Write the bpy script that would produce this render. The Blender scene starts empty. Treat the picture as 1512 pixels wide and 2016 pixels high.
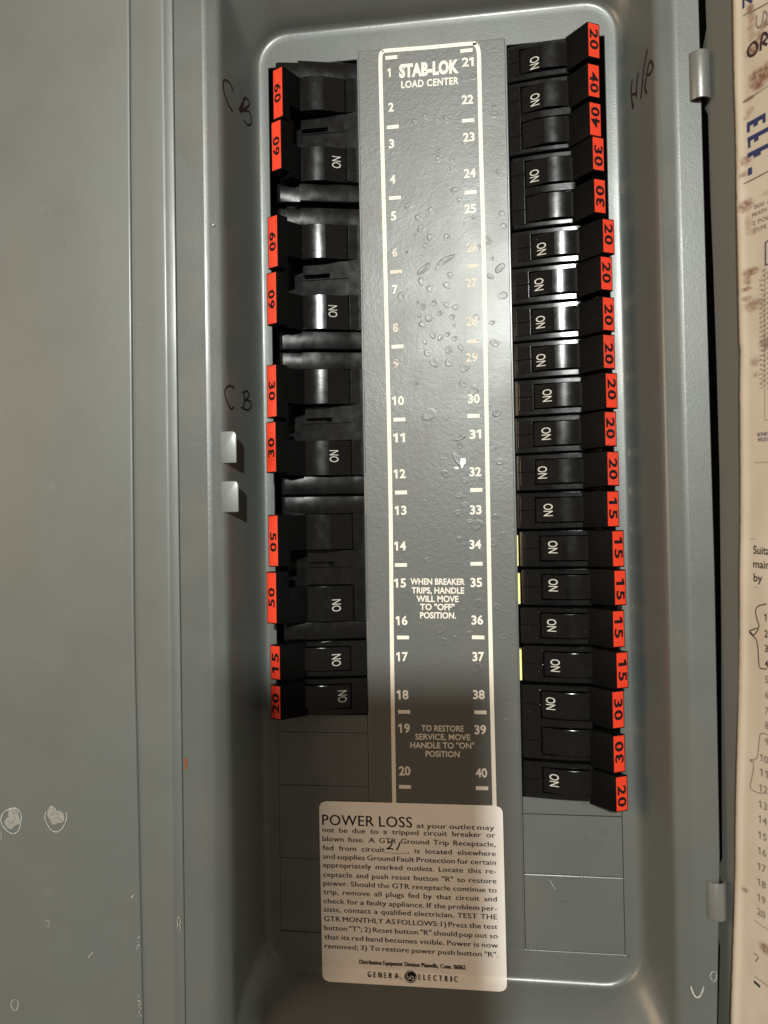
import bpy, bmesh, math, random
from mathutils import Vector, Matrix
R = math.radians
rnd = random.Random(7)
scene = bpy.context.scene
COL = scene.collection
# ------------------------------------------------------------------ coordinates
# panel frame in millimetres: u to the right, v up, w out of the panel towards the viewer
# world: X = u, Y = -w, Z = v (metres)
def W(u, v, w): return Vector((u * .001, -w * .001, v * .001))
# ------------------------------------------------------------------ camera
CAM = (33.5225, -75.2636, 529.2274)
rx, ry, rz = 0.0190, 0.1334, -0.0174
FPX = 1515.0
Mc = (Matrix.Rotation(ry, 3, 'Y') @ Matrix.Rotation(rx, 3, 'X') @ Matrix.Rotation(rz, 3, 'Z'))   # columns: camera axes in (u, v, w)
cd = bpy.data.cameras.new('camera'); cam = bpy.data.objects.new('camera', cd); COL.objects.link(cam)
S = Matrix(((1, 0, 0), (0, 0, -1), (0, 1, 0)))
cam.matrix_world = Matrix.Translation(W(*CAM)) @ (S @ Mc).to_4x4()
cd.sensor_fit = 'VERTICAL'; cd.sensor_height = 36; cd.lens = 36 * FPX / 2016
cd.clip_start = .01; cd.clip_end = 50
cd.dof.use_dof = True; cd.dof.focus_distance = .528; cd.dof.aperture_fstop = 7.5
scene.camera = cam
# ------------------------------------------------------------------ light
wd = bpy.data.worlds.new('World'); scene.world = wd; wd.use_nodes = True
bg = wd.node_tree.nodes['Background']; bg.inputs[0].default_value = (1.0, .81, .64, 1); bg.inputs[1].default_value = .18
def area(name, u, v, w, size, power, col, aim=(0, 0, 0), shape='DISK'):
    l = bpy.data.lights.new(name, 'AREA'); l.shape = shape; l.size = size; l.energy = power; l.color = col
    o = bpy.data.objects.new(name, l); COL.objects.link(o); o.location = W(u, v, w)
    o.rotation_euler = (W(*aim) - o.location).to_track_quat('-Z', 'Y').to_euler(); return o
area('room_lamp', 120, 1240, 4000, .24, 205, (.97, .99, .955))
area('warm_lamp', -1750, 250, 950, .9, 17, (1.0, .70, .45))
scene.view_settings.view_transform = 'Standard'; scene.view_settings.look = 'None'
scene.view_settings.exposure = 0; scene.view_settings.gamma = 1

# ------------------------------------------------------------------ picture to place (measuring helper)
def ray(px, py):
    d = Mc @ Vector(((px - 756) / FPX, -(py - 1008) / FPX, -1)); return Vector(CAM), d
def at(px, py, w=0.0):
    o, d = ray(px, py); t = (w - o.z) / d.z; return o + d * t
# ------------------------------------------------------------------ materials
def mat(name, base, rough=.5, metal=0.0, spec=.5, bump=None, var=None, coat=0.0, coatr=.1, rvar=None, speck=None):
    m = bpy.data.materials.new(name); m.use_nodes = True; nt = m.node_tree; n = nt.nodes; L = nt.links
    b = n['Principled BSDF']
    b.inputs['Base Color'].default_value = (*base, 1); b.inputs['Roughness'].default_value = rough
    b.inputs['Metallic'].default_value = metal; b.inputs['Specular IOR Level'].default_value = spec
    b.inputs['Coat Weight'].default_value = coat; b.inputs['Coat Roughness'].default_value = coatr
    geo = n.new('ShaderNodeNewGeometry')
    def noise(scale, detail=2, rough_=.5):
        t = n.new('ShaderNodeTexNoise'); t.inputs['Scale'].default_value = scale; t.inputs['Detail'].default_value = detail
        t.inputs['Roughness'].default_value = rough_; L.new(geo.outputs['Position'], t.inputs['Vector']); return t
    def mixcol(a, bcol, fac):
        x = n.new('ShaderNodeMix'); x.data_type = 'RGBA'
        if isinstance(a, tuple): x.inputs['A'].default_value = (*a, 1)
        else: L.new(a, x.inputs['A'])
        x.inputs['B'].default_value = (*bcol, 1); L.new(fac, x.inputs['Factor']); return x.outputs['Result']
    def ramp(src, lo, hi, vlo=0., vhi=1.):
        r = n.new('ShaderNodeMapRange'); r.inputs['From Min'].default_value = lo; r.inputs['From Max'].default_value = hi
        r.inputs['To Min'].default_value = vlo; r.inputs['To Max'].default_value = vhi; L.new(src, r.inputs['Value']); return r.outputs['Result']
    c = base
    if var:       # (scale, other colour, lo, hi)
        for sc, col2, lo, hi in var:
            c = mixcol(c, col2, ramp(noise(sc, 4).outputs['Fac'], lo, hi))
    if speck:
        for sc, col2, lo, hi in speck:
            c = mixcol(c, col2, ramp(noise(sc, 3, .7).outputs['Fac'], lo, hi))
    if not isinstance(c, tuple): L.new(c, b.inputs['Base Color'])
    if rvar:
        L.new(ramp(noise(rvar[0], 5).outputs['Fac'], .3, .7, rvar[1], rvar[2]), b.inputs['Roughness'])
    if bump:
        prev = None
        for sc, dist in bump:
            bp = n.new('ShaderNodeBump'); bp.inputs['Strength'].default_value = 1; bp.inputs['Distance'].default_value = dist
            L.new(noise(sc, 2).outputs['Fac'], bp.inputs['Height'])
            if prev: L.new(prev.outputs['Normal'], bp.inputs['Normal'])
            prev = bp
        L.new(prev.outputs['Normal'], b.inputs['Normal'])
    return m
M = {}
GREY = (.135, .138, .122)
M['grey'] = mat('grey_enamel', (.108, .118, .109), .38, .22, .5, bump=[(900, .00005), (260, .00004)], var=[(14, (.126, .125, .110), .45, .75)], rvar=(30, .34, .43), coat=.15, coatr=.18)
M['strip'] = mat('grey_enamel_strip', (.106, .112, .104), .42, .14, .38, bump=[(1000, .00007), (300, .00010)], var=[(30, (.112, .110, .097), .45, .75)], rvar=(30, .36, .44), coat=.06, coatr=.22)
M['grey_smooth'] = mat('grey_enamel_outer', (.116, .125, .113), .46, .22, .6, bump=[(1300, .00003), (400, .00003)], var=[(9, (.124, .123, .107), .45, .75)], rvar=(22, .42, .52), coat=.2, coatr=.2, speck=[(60, (.148, .147, .132), .66, .8)])
M['door'] = mat('grey_enamel_door', (.10, .10, .088), .6, .1, .4, bump=[(1300, .00003)])
M['print'] = mat('cream_print', (.78, .73, .62), .5, 0, .4, speck=[(700, (.35, .33, .29), .66, .72)], bump=[(900, .00005)])
M['worn'] = mat('worn_cream_print', (.62, .55, .44), .5, 0, .4, speck=[(500, (.16, .155, .13), .57, .64)])
M['black'] = mat('black_phenolic', (.0045, .0044, .0042), .2, 0, .42, bump=[(600, .00001), (90, .000013)], rvar=(160, .15, .21), speck=[(1000, (.16, .15, .13), .70, .73)])
M['blackm'] = mat('black_phenolic_lever', (.003, .003, .003), .5, 0, .06, bump=[(500, .00004)], rvar=(160, .45, .58))
M['dark'] = mat('dark_recess', (.006, .006, .006), .8, 0, .2)
M['orange'] = mat('orange_red_label', (.72, .045, .015), .42, 0, .4, speck=[(900, (.10, .01, .005), .70, .74)], bump=[(900, .00005)])
M['orange_worn'] = mat('worn_orange_red_label', (.70, .05, .02), .5, 0, .4, speck=[(650, (.06, .012, .008), .60, .66), (2000, (.08, .012, .008), .64, .70)], bump=[(900, .00005)])
M['ink'] = mat('black_ink', (.008, .0075, .008), .6, 0, .12)
M['marker'] = mat('dark_marker_ink', (.020, .008, .010), .35)
M['on'] = mat('pale_lettering', (.50, .49, .43), .5, speck=[(900, (.1, .1, .09), .62, .70)])
M['sticker'] = mat('cream_vinyl', (.89, .86, .80), .6, 0, .2, var=[(40, (.83, .78, .71), .4, .8)])
M['stickedge'] = M['sticker']
M['navy'] = mat('navy_print', (.010, .020, .085), .6)
M['greyink'] = mat('grey_print', (.16, .135, .115), .6)
M['yellow'] = mat('yellow_label', (.85, .80, .30), .5)
M['steel'] = mat('worn_steel', (.42, .40, .37), .35, .6, .5, bump=[(700, .0001)])
M['hinge'] = mat('grey_hinge_enamel', (.17, .172, .158), .38, .35, .6, bump=[(900, .00006)])
M['rust'] = mat('rust', (.16, .05, .02), .8)
M['mark'] = mat('dried_water_mark', (.46, .45, .40), .6, speck=[(500, (.2, .2, .18), .5, .6)])
M['smudge'] = mat('grease_smudge', (.085, .083, .07), .35)
M['blocker'] = mat('dark_blocker_shell', (.02, .02, .022), .6)  # surface of the added, unseen slab that blocks the lamp
# paper with stains held in a colour attribute
def paper_mat():
    m = mat('aged_paper', (.47, .415, .33), .75, 0, .25, var=[(25, (.43, .365, .275), .35, .75)], bump=[(1500, .00004)])
    nt = m.node_tree; n = nt.nodes; L = nt.links; b = n['Principled BSDF']
    src = b.inputs['Base Color'].links[0].from_socket
    a = n.new('ShaderNodeAttribute'); a.attribute_name = 'stain'
    mx = n.new('ShaderNodeMix'); mx.data_type = 'RGBA'; L.new(src, mx.inputs['A']); mx.inputs['B'].default_value = (.13, .036, .012, 1)
    L.new(a.outputs['Fac'], mx.inputs['Factor']); L.new(mx.outputs['Result'], b.inputs['Base Color']); return m
M['paper'] = paper_mat()
# ------------------------------------------------------------------ mesh helpers
class MB:
    def __init__(s): s.v = []; s.f = []
    def quad(s, *p):
        i = len(s.v); s.v += [tuple(x) for x in p]; s.f.append(tuple(range(i, i + len(p))))
    def grid(s, rows, flip=False, close=False):
        i0 = len(s.v); n = len(rows[0])
        for r in rows: s.v += [tuple(x) for x in r]
        for a in range(len(rows) - 1):
            for b in range(n if close else n - 1):
                c = (b + 1) % n
                q = (i0 + a * n + b, i0 + a * n + c, i0 + (a + 1) * n + c, i0 + (a + 1) * n + b)
                s.f.append(q[::-1] if flip else q)
    def extrude(s, prof, t0, t1, axis='v', cap=True):
        """closed profile of (u, w) pairs extruded along v"""
        n = len(prof); i = len(s.v)
        s.v += [(p[0], t0, p[1]) for p in prof] + [(p[0], t1, p[1]) for p in prof]
        for a in range(n):
            b = (a + 1) % n; s.f.append((i + a, i + b, i + n + b, i + n + a))
        if cap: s.f.append(tuple(range(i, i + n))[::-1]); s.f.append(tuple(range(i + n, i + 2 * n)))
    def box(s, u0, u1, v0, v1, w0, w1): s.extrude([(u0, w0), (u1, w0), (u1, w1), (u0, w1)], v0, v1)
    def add(s, verts, faces):
        i = len(s.v); s.v += verts; s.f += [tuple(i + k for k in f) for f in faces]
def obj(name, mb, m, parent=None, org=(0, 0, 0), smooth=True, ang=35, bev=0.0, seg=2, recalc=True, mir=False):
    vs = [W((-x[0] if mir else x[0]) - org[0], x[1] - org[1], x[2] - org[2]) for x in mb.v]
    me = bpy.data.meshes.new(name); me.from_pydata(vs, [], mb.f); me.update()
    bm = bmesh.new(); bm.from_mesh(me)
    if recalc:
        bmesh.ops.remove_doubles(bm, verts=bm.verts, dist=1e-6); bmesh.ops.recalc_face_normals(bm, faces=bm.faces)
    if bev:
        es = [e for e in bm.edges if len(e.link_faces) == 2 and e.calc_face_angle(0) > R(28)]
        bmesh.ops.bevel(bm, geom=es, offset=bev * .001, segments=seg, profile=.6, affect='EDGES', clamp_overlap=True)
    bm.to_mesh(me); bm.free()
    if smooth:
        me.polygons.foreach_set('use_smooth', [True] * len(me.polygons)); me.set_sharp_from_angle(angle=R(ang))
    me.materials.append(m); o = bpy.data.objects.new(name, me); COL.objects.link(o)
    if parent: o.parent = parent
    return o
def empty(name, u=0, v=0, w=0):
    o = bpy.data.objects.new(name, None); o.empty_display_size = .01; COL.objects.link(o); o.location = W(u, v, w); return o
def tag(o, label=None, cat=None, group=None, kind=None):
    if label: o['label'] = label
    if cat: o['category'] = cat
    if group: o['group'] = group
    if kind: o['kind'] = kind
    return o
# text: glyph triangles from the built-in font, fitted into a box
_tc = {}
CAP = .682; BAR = .098
def glyphs(s, bold=0.0, space=1.0):
    k = (s, bold, space)
    if k in _tc: return _tc[k]
    cu = bpy.data.curves.new('t', 'FONT'); cu.body = s; cu.size = 1; cu.offset = bold; cu.space_character = space; cu.resolution_u = 3
    o = bpy.data.objects.new('t', cu); COL.objects.link(o)
    dg = bpy.context.evaluated_depsgraph_get(); me = bpy.data.meshes.new_from_object(o.evaluated_get(dg))
    vs = [(v.co.x, v.co.y) for v in me.vertices]; fs = [tuple(p.vertices) for p in me.polygons]
    bpy.data.objects.remove(o); bpy.data.curves.remove(cu); bpy.data.meshes.remove(me)
    if s.isdigit() and '1' in s and s != '1':       # give the plain bar of the figure 1 its flag
        bw = glyphs('1', bold, space); xb = bw[1]
        for i_, ch_ in enumerate(s):
            if ch_ != '1': continue
            pre = s[:i_ + 1]
            xr = max(v[0] for v in vs) if pre == s else (glyphs(pre, bold, space)[3] if len(pre) > 1 else bw[3])
            xl = xr - (BAR + 2 * bold); n0 = len(vs)
            vs += [(xl + .01, CAP + bold), (xl + .01, CAP - .15 - bold), (xl - .15, CAP - .22 - bold), (xl - .15, CAP - .10 + bold)]; fs.append((n0, n0 + 1, n0 + 2, n0 + 3))
    elif s == '1':
        xl = min(v[0] for v in vs); n0 = len(vs)
        vs += [(xl + .01, CAP + bold), (xl + .01, CAP - .15 - bold), (xl - .15, CAP - .22 - bold), (xl - .15, CAP - .10 + bold)]; fs.append((n0, n0 + 1, n0 + 2, n0 + 3))
    x0 = min(v[0] for v in vs); x1 = max(v[0] for v in vs); _tc[k] = (vs, fs, x0, x1); return _tc[k]

def text(mb, s, P, A, B, width, cap, bold=0.0, space=1.0, jit=0.0):
    """s from point P along unit A (reading) and B (up), fitted to width, capital height cap (mm)"""
    vs, fs, x0, x1 = glyphs(s, bold, space); sx = width / (x1 - x0); sy = cap / CAP
    mb.add([tuple(P + A * ((x - x0) * sx) + B * (y * sy)) for x, y in vs], fs)
def ribbon(mb, pts, width, up=Vector((0, 0, 1)), taper=False):
    pts = [Vector(p) for p in pts]; L_, R_ = [], []
    for i, p in enumerate(pts):
        d = (pts[min(i + 1, len(pts) - 1)] - pts[max(i - 1, 0)]).normalized(); n = up.cross(d).normalized()
        wd_ = width * (.5 if not taper else .5 * (1 - .6 * abs(2 * i / (len(pts) - 1) - 1)))
        L_.append(p + n * wd_); R_.append(p - n * wd_)
    mb.grid([L_, R_])
def smoothpts(pts, k=5):
    out = []; n = len(pts)
    for i in range(n - 1):
        p0 = Vector(pts[max(i - 1, 0)]); p1 = Vector(pts[i]); p2 = Vector(pts[i + 1]); p3 = Vector(pts[min(i + 2, n - 1)])
        for j in range(k):
            t = j / k
            out.append(.5 * ((2 * p1) + (p2 - p0) * t + (2 * p0 - 5 * p1 + 4 * p2 - p3) * t * t + (3 * p1 - p0 - 3 * p2 + p3) * t ** 3))
    out.append(Vector(pts[-1])); return out
# ================================================================== PANEL COVER (pressed steel pan)
UL, UR, VT, VB = -121.0, 124.5, 275.5, -378.5
WIN = dict(Ltop=254.5, Lin=-50.8, Lout=-116.0, Rtop=254.0, Rin=52.6, Rout=118.6, bot=-361.0)
PROF = [(-4, 0), (0, 0), (1.5, .25), (3, 1.1), (4.5, 2.8), (5.8, 5.4), (7.4, 9.5), (10.2, 17.5), (13.0, 26.0), (15.1, 32.6), (16.0, 35.6), (16.8, 37.1), (17.7, 37.95), (19, 38.6), (21.5, 39.6), (24.5, 40.95), (26.3, 41.7), (28, 42)]
def edge_R(v):      # bowed right-hand edge of the cover
    pts = [(320, 169.2), (281, 168.0), (60, 168.4), (-110, 168.9), (-280, 167.6), (-420, 162.0), (-470, 160)]
    for a, b in zip(pts, pts[1:]):
        if b[0] <= v <= a[0]: t = (a[0] - v) / (a[0] - b[0]); return a[1] + (b[1] - a[1]) * t
    return pts[0][1] if v > 320 else pts[-1][1]
def ring(d, w):
    r = 21.0 + (d if d < 6 else 6)
    if d < 6: vt, vb = VT + d, VB - d
    else:
        e = (w - 5.4) / 36.6; vt, vb = VT + 5.8 + 34 * e + 21 * e ** 4, VB - 5.8 - (26 * e + 30 * e ** 4); r = 27 - 7 * e
    ul, ur = UL - d, UR + d * (1.08 if d > 0 else 1)
    pts = []
    def arc(cu, cv, a0):
        for k in range(9): a = R(a0 + k * 11.25); pts.append((cu + r * math.cos(a), cv + r * math.sin(a), w))
    def line(p, q, n):
        for k in range(1, n): t = k / n; pts.append((p[0] + (q[0] - p[0]) * t, p[1] + (q[1] - p[1]) * t, w))
    arc(ur - r, vt - r, 0); line((ur - r, vt), (ul + r, vt), 12)
    arc(ul + r, vt - r, 90); line((ul, vt - r), (ul, vb + r), 30)
    arc(ul + r, vb + r, 180); line((ul + r, vb), (ur - r, vb), 12)
    arc(ur - r, vb + r, 270); line((ur, vb + r), (ur, vt - r), 30)
    return pts
cover = empty('panel_cover', 0, 0, 0)
tag(cover, 'grey enamelled steel breaker panel cover with recessed middle and rounded raised rim', 'panel cover')
mb = MB(); rows = [ring(d, w) for d, w in PROF]
last = []
for p in rows[-1]:
    u, v, w = p
    last.append(p)
mb.grid(rows, close=True)
# flat rim out to the cover's edges
vv = [-470 + 860 * k / 40 for k in range(41)]
LE = -168.4; r2 = rows[-1]
uLr, uRr = UL - 28, UR + 28 * 1.08
mb2 = MB()
mb2.grid([[(edge_R(v), v, 41.2) for v in vv], [(edge_R(v) - .5, v, 42.0) for v in vv], [(uRr, v, 42.0) for v in vv]])
mb2.grid([[(uLr, v, 42.0) for v in vv], [(LE, v, 42.0) for v in vv], [(LE - .1, v, 41.0) for v in vv]])
vtop, vbot = max(p[1] for p in r2), min(p[1] for p in r2)
# close the corners between the last ring and a rectangle
rect = []
for p in r2:
    u, v, w = p
    rect.append((uRr if u > 100 else (uLr if u < -100 else u), (390 if v > vtop - 25 else (-470 if v < vbot + 25 else v)), 42.0))
mb2.grid([r2, rect], close=True)
obj('rim', mb2, M['grey'], cover, ang=50)
obj('pan_wall', mb, M['grey'], cover, ang=60)
# floor sheet with its two openings
inner = rows[0]
fl = MB()
def vs_at(side, v0, v1):
    a = sorted({round(p[1], 4) for p in inner if (p[0] > 0) == (side > 0) and abs(p[0] - (UR - 4 + 8 * 0 if side > 0 else UL + 4)) < .01 and v0 < p[1] < v1}); return a
iu0, iu1 = UL + 4, UR - 4
top = [p for p in inner if p[1] > VT - 26]
def poly(pts): fl.quad(*[(p[0], p[1], 0) for p in pts])
vt0 = 250.4
arcT = [p for p in inner if p[1] >= VT - 4 - 17 - 8.1]
# top piece as one polygon: arc plus straight lower edge following the openings
srt = sorted([p for p in inner if p[1] > 254.6], key=lambda p: math.atan2(p[1] - 200, p[0]))
poly([(iu1, WIN['Rtop'], 0)] + srt + [(iu0, WIN['Ltop'], 0), (WIN['Lout'], WIN['Ltop'], 0), (WIN['Lin'], WIN['Ltop'], 0), (WIN['Rin'], WIN['Rtop'], 0), (WIN['Rout'], WIN['Rtop'], 0)])
srt = sorted([p for p in inner if p[1] < WIN['bot'] - .1], key=lambda p: math.atan2(p[1] + 300, p[0]))
poly([(iu0, WIN['bot'], 0)] + srt + [(iu1, WIN['bot'], 0), (WIN['Rout'], WIN['bot'], 0), (WIN['Rin'], WIN['bot'], 0), (WIN['Lin'], WIN['bot'], 0), (WIN['Lout'], WIN['bot'], 0)])
poly([(iu0, WIN['bot'], 0), (WIN['Lout'], WIN['bot'], 0), (WIN['Lout'], WIN['Ltop'], 0), (iu0, WIN['Ltop'], 0)])
poly([(WIN['Rout'], WIN['bot'], 0), (iu1, WIN['bot'], 0), (iu1, WIN['Rtop'], 0), (WIN['Rout'], WIN['Rtop'], 0)])
poly([(WIN['Lin'], WIN['bot'], 0), (WIN['Rin'], WIN['bot'], 0), (WIN['Rin'], WIN['Rtop'], 0), (WIN['Lin'], WIN['Ltop'], 0)])
for (a, b, t) in ((WIN['Lout'], WIN['Lin'], WIN['Ltop']), (WIN['Rin'], WIN['Rout'], WIN['Rtop'])):
    loop = [(a, WIN['bot']), (b, WIN['bot']), (b, t), (a, t)]
    for i in range(4):
        p, q = loop[i], loop[(i + 1) % 4]
        cu, cv = (a + b) / 2, (t + WIN['bot']) / 2
        def sh(x, k): return (x[0] + k * (1 if x[0] < cu else -1), x[1] + k * (1 if x[1] < cv else -1))
        prev = (p, q, 0)
        for k, w_ in ((.35, -.12), (.5, -.5), (.5, -2.0)):
            p2, q2 = sh(p, k), sh(q, k)
            fl.quad((*prev[0], prev[2]), (*prev[1], prev[2]), (*q2, w_), (*p2, w_)); prev = (p2, q2, w_)
obj('deadfront_sheet', fl, M['grey'], cover, recalc=True, ang=10)
# flush blanking plates (twist-outs) below the breakers
def plate(u0, u1, v0, v1, name='filler_plate', w=-.12, lit=.5):
    m_ = MB(); g = .16 if u0 < 0 else .24
    u0 += g + (.5 if u0 > 0 else .4); u1 -= g + .5; v0 += g; v1 -= g
    m_.grid([[(u0, v0, w - .9), (u1, v0, w - .9), (u1, v1, w - .9), (u0, v1, w - .9)], [(u0, v0, w - .2), (u1, v0, w - .2), (u1, v1, w - .2), (u0, v1, w - .2)],
             [(u0 + .3, v0 + .3, w), (u1 - .3, v0 + .3, w), (u1 - .3, v1 - lit, w), (u0 + .3, v1 - lit, w)]], close=True)
    m_.quad((u0 + .3, v0 + .3, w), (u1 - .3, v0 + .3, w), (u1 - .3, v1 - lit, w), (u0 + .3, v1 - lit, w))
    return obj(name, m_, M['grey'], cover, ang=12)
for a, b in ((-205.6, -218.2), (-218.2, -255.3), (-255.3, -306.2), (-306.2, -356.8)):
    plate(WIN['Lout'], WIN['Lin'], b, a, w=-.1 if a > -210 else -.14)
for a, b in ((-258.6, -270.2), (-270.2, -310.2), (-310.2, -360.6)):
    plate(WIN['Rin'], WIN['Rout'], b, a, lit=.22 if a > -300 else .42)
mbx = MB(); mbx.box(WIN['Lout'] + .5, WIN['Lin'] - .5, -361, -357.1, -1.0, -.05); obj('filler_strip', mbx, M['grey'], cover)
# centre strip, very slightly proud, with printed index
strip = None
st = MB(); a0, a1, b0, b1 = -50.2, 52.0, -359, 259.3
lo = [(a0, b0), (a1, b0), (a1, b1 - 1.0), (a0, b1)]
st.grid([[(x, y, -.4) for x, y in lo], [(x, y, .35) for x, y in lo], [(x + (.5 if x < 0 else -.5), y + (.5 if y < 0 else -.5), .6) for x, y in lo]], close=True)
st.quad(*[(x + (.5 if x < 0 else -.5), y + (.5 if y < 0 else -.5), .6) for x, y in lo])
strip = obj('centre_strip', st, M['strip'], cover, ang=12)
SW = .72
def px_text(s, p0, p1, cap_px, m='print', name='printed_lettering', parent=None, w=SW, bold=.02, space=1.0):
    a = at(*p0, w); b = at(*p1, w); A = (b - a).normalized(); B = Vector((-A.y, A.x, 0)); t_ = MB()
    text(t_, s, a, A, B, (b - a).length, cap_px / 2.87, bold, space)
    return obj(name, t_, M[m], parent or strip, smooth=False, recalc=False)
def quad_px(pts, m, name, parent, w=SW):
    t_ = MB(); t_.quad(*[tuple(at(x, y, w)) for x, y in pts]); return obj(name, t_, M[m], parent, smooth=False, recalc=False)
# border line
cl = [(776.5, 1600), (771.6, 1270), (768, 940), (757, 462), (752, 260), (749.3, 150), (749, 118), (750, 106), (755, 101.5), (764, 99.5), (840, 93.5), (925, 85.8), (935, 87.0), (940.5, 94), (943, 112), (944, 160), (947, 300), (951.5, 462), (956, 700), (960, 940), (966, 1270), (974, 1600)]
t_ = MB(); ribbon(t_, smoothpts([tuple(at(x, y, SW)) for x, y in cl], 6), 2.75); obj('border_line', t_, M['print'], strip, smooth=False, recalc=False)
LN = [(766, 143), (770, 211), (771, 283), (773, 353), (775, 425), (777.5, 497), (778, 570), (779, 645), (780, 716), (784, 789), (786, 862), (787, 933), (789, 1005), (788, 1075), (788, 1148), (791, 1222), (792, 1293), (793, 1368), (796, 1434), (797, 1518)]
RN = [(921, 122), (920.5, 196), (923, 270), (925, 341), (926, 411), (930, 488), (928.5, 557), (929, 633), (929, 704), (933, 785), (936, 855), (936, 929), (937, 1004), (936, 1072), (938, 1147), (940, 1221), (942, 1293), (943, 1368), (946, 1437), (948, 1522)]
for i, (x, y) in enumerate(LN + RN):
    s = str(i + 1); wd_ = 10.5 if len(s) == 1 else 23
    if s == '1': wd_ = 6
    k = -.085 + .092 * (y - 100) / 1450
    px_text(s, (x - wd_ / 2, y + 8 - k * wd_ / 2), (x + wd_ / 2, y + 8 + k * wd_ / 2), 16.5, 'worn' if s in ('6', '8', '9', '26', '27', '28', '29') else 'print', 'printed_number', bold=.028)
LT = [(770.5, 112.9), (773.4, 249.8), (777.2, 389.5), (780.2, 535), (782.6, 682.1), (786.4, 826), (789.4, 969.5), (789.4, 1112.3), (793.4, 1255.1), (795.6, 1401.5), (797.6, 1549.2)]
RT = [(918.4, 99.4), (921.8, 237.1), (926.5, 378.5), (930.5, 523.8), (931.4, 671.9), (932.6, 818.6), (937.8, 964.6), (938.1, 1109.7), (941.4, 1254.8), (945.7, 1402.5), (948.9, 1551.9)]
for j, (x, y) in enumerate(LT + RT):
    c = at(x, y, SW); t_ = MB(); hw, hh = 4.15, 1.25
    t_.quad(*[(c.x + a * hw + rnd.uniform(-.1, .1), c.y + b * hh + rnd.uniform(-.1, .1), SW) for a, b in ((-1, -1), (1, -1), (1, 1), (-1, 1))])
    obj('index_dash', t_, M['worn' if j in (3, 14, 15) else 'print'], strip, smooth=False, recalc=False)
px_text('STAB-LOK', (786, 152), (903, 142), 24, 'print', 'title_lettering', bold=.055, space=1.05)
px_text('LOAD CENTER', (790, 173.5), (903, 165), 13.5, 'print', 'subtitle_lettering', bold=.03, space=1.1)
for s, x0, x1, y in (('WHEN BREAKER', 808, 915, 1150.5), ('TRIPS, HANDLE', 810.5, 914, 1168), ('WILL MOVE', 820, 903, 1184.5), ('TO "OFF"', 827, 895, 1200.5), ('POSITION.', 827, 898, 1217)):
    px_text(s, (x0, y), (x1, y + .6), 11.5, 'print', 'instruction_lettering', bold=.026)
for s, x0, x1, y in (('TO RESTORE', 830, 913, 1439), ('SERVICE, MOVE', 818, 926, 1456), ('HANDLE TO "ON"', 808, 934, 1472.5), ('POSITION', 838, 905, 1489.5)):
    px_text(s, (x0, y), (x1, y + 1.2), 11, 'print', 'instruction_lettering', bold=.016)
# blisters and runs under the enamel (raised rings with the paint's own surface)
bl = MB()
def blister(px, py, r, el=1.0, ang=0.0, h=.32, w0=.6):
    c = at(px, py, w0); r *= .39
    prof = [(1.25, 0), (1.08, .12), (.92, .75), (.78, 1.0), (.60, .72), (.35, .42), (0.05, .38)]
    rows_ = []; ph = [rnd.uniform(0, 6.3) for _ in range(3)]; am = [rnd.uniform(.05, .2) for _ in range(3)]
    for rr, hh in prof:
        row = []
        for k in range(18):
            a = k / 18 * math.tau; q = 1 + am[0] * math.sin(a + ph[0]) + am[1] * math.sin(2 * a + ph[1]) + am[2] * .6 * math.sin(3 * a + ph[2])
            x = rr * r * q * math.cos(a) * el; y = rr * r * q * math.sin(a)
            X = x * math.cos(ang) - y * math.sin(ang); Y = x * math.sin(ang) + y * math.cos(ang)
            hv = hh * h * (1 + .5 * math.sin(a + ph[1])) if hh else -.05
            row.append((c.x + X, c.y + Y, w0 + hv))
        rows_.append(row)
    bl.grid(rows_, close=True)
B7 = [(620, 35, 30), (755, 30, 22), (580, 100, 20), (425, 150, 12), (545, 190, 15), (785, 345, 22), (555, 400, 30), (620, 455, 28), (760, 430, 28), (385, 525, 35), (515, 570, 12), (560, 605, 20), (650, 575, 20), (755, 590, 24), (825, 605, 22), (530, 675, 18), (615, 695, 28), (695, 660, 20), (800, 690, 20), (560, 745, 25), (815, 760, 12), (645, 840, 25), (705, 855, 24), (760, 830, 18), (820, 865, 20), (575, 895, 18), (870, 940, 20), (765, 960, 28), (600, 990, 28), (650, 1070, 35), (770, 1070, 25), (900, 1110, 35), (500, 1235, 18), (890, 1245, 25), (975, 1290, 42), (605, 1490, 48), (745, 1530, 15), (1000, 690, 22), (1130, 735, 18), (1150, 910, 28), (1215, 515, 30), (1115, 350, 25), (1130, 210, 15), (1110, 1440, 15), (745, 1985, 30), (1190, 1890, 25), (710, 1850, 15), (860, 1750, 20), (1160, 1780, 10), (1015, 110, 16), (1090, 60, 18)]
B3 = [(550, 850, 20), (650, 800, 25), (840, 830, 30), (760, 840, 20), (765, 1195, 25), (900, 1215, 20), (760, 1115, 20), (870, 1285, 15), (1010, 450, 20), (1090, 430, 25), (1020, 1060, 25), (1285, 700, 20), (1300, 780, 30), (1330, 1320, 20), (935, 1490, 32), (970, 1580, 22), (490, 1635, 30), (710, 1670, 24), (590, 1745, 30), (610, 1840, 35), (850, 1920, 24), (545, 1910, 15), (1365, 1710, 28), (1380, 1830, 32), (1230, 1960, 30), (1100, 1740, 15)]
B8 = [(620, 110, 18), (415, 148, 14), (615, 212, 18), (655, 165, 15), (683, 262, 15), (730, 285, 28), (620, 375, 15), (432, 500, 14), (755, 15, 12), (655, 20, 14), (840, 240, 16), (885, 340, 14), (825, 395, 22), (740, 755, 22), (850, 780, 18), (505, 915, 28), (530, 985, 20), (600, 970, 16), (890, 960, 18), (680, 940, 14), (730, 1145, 30), (912, 1470, 22)]
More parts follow.
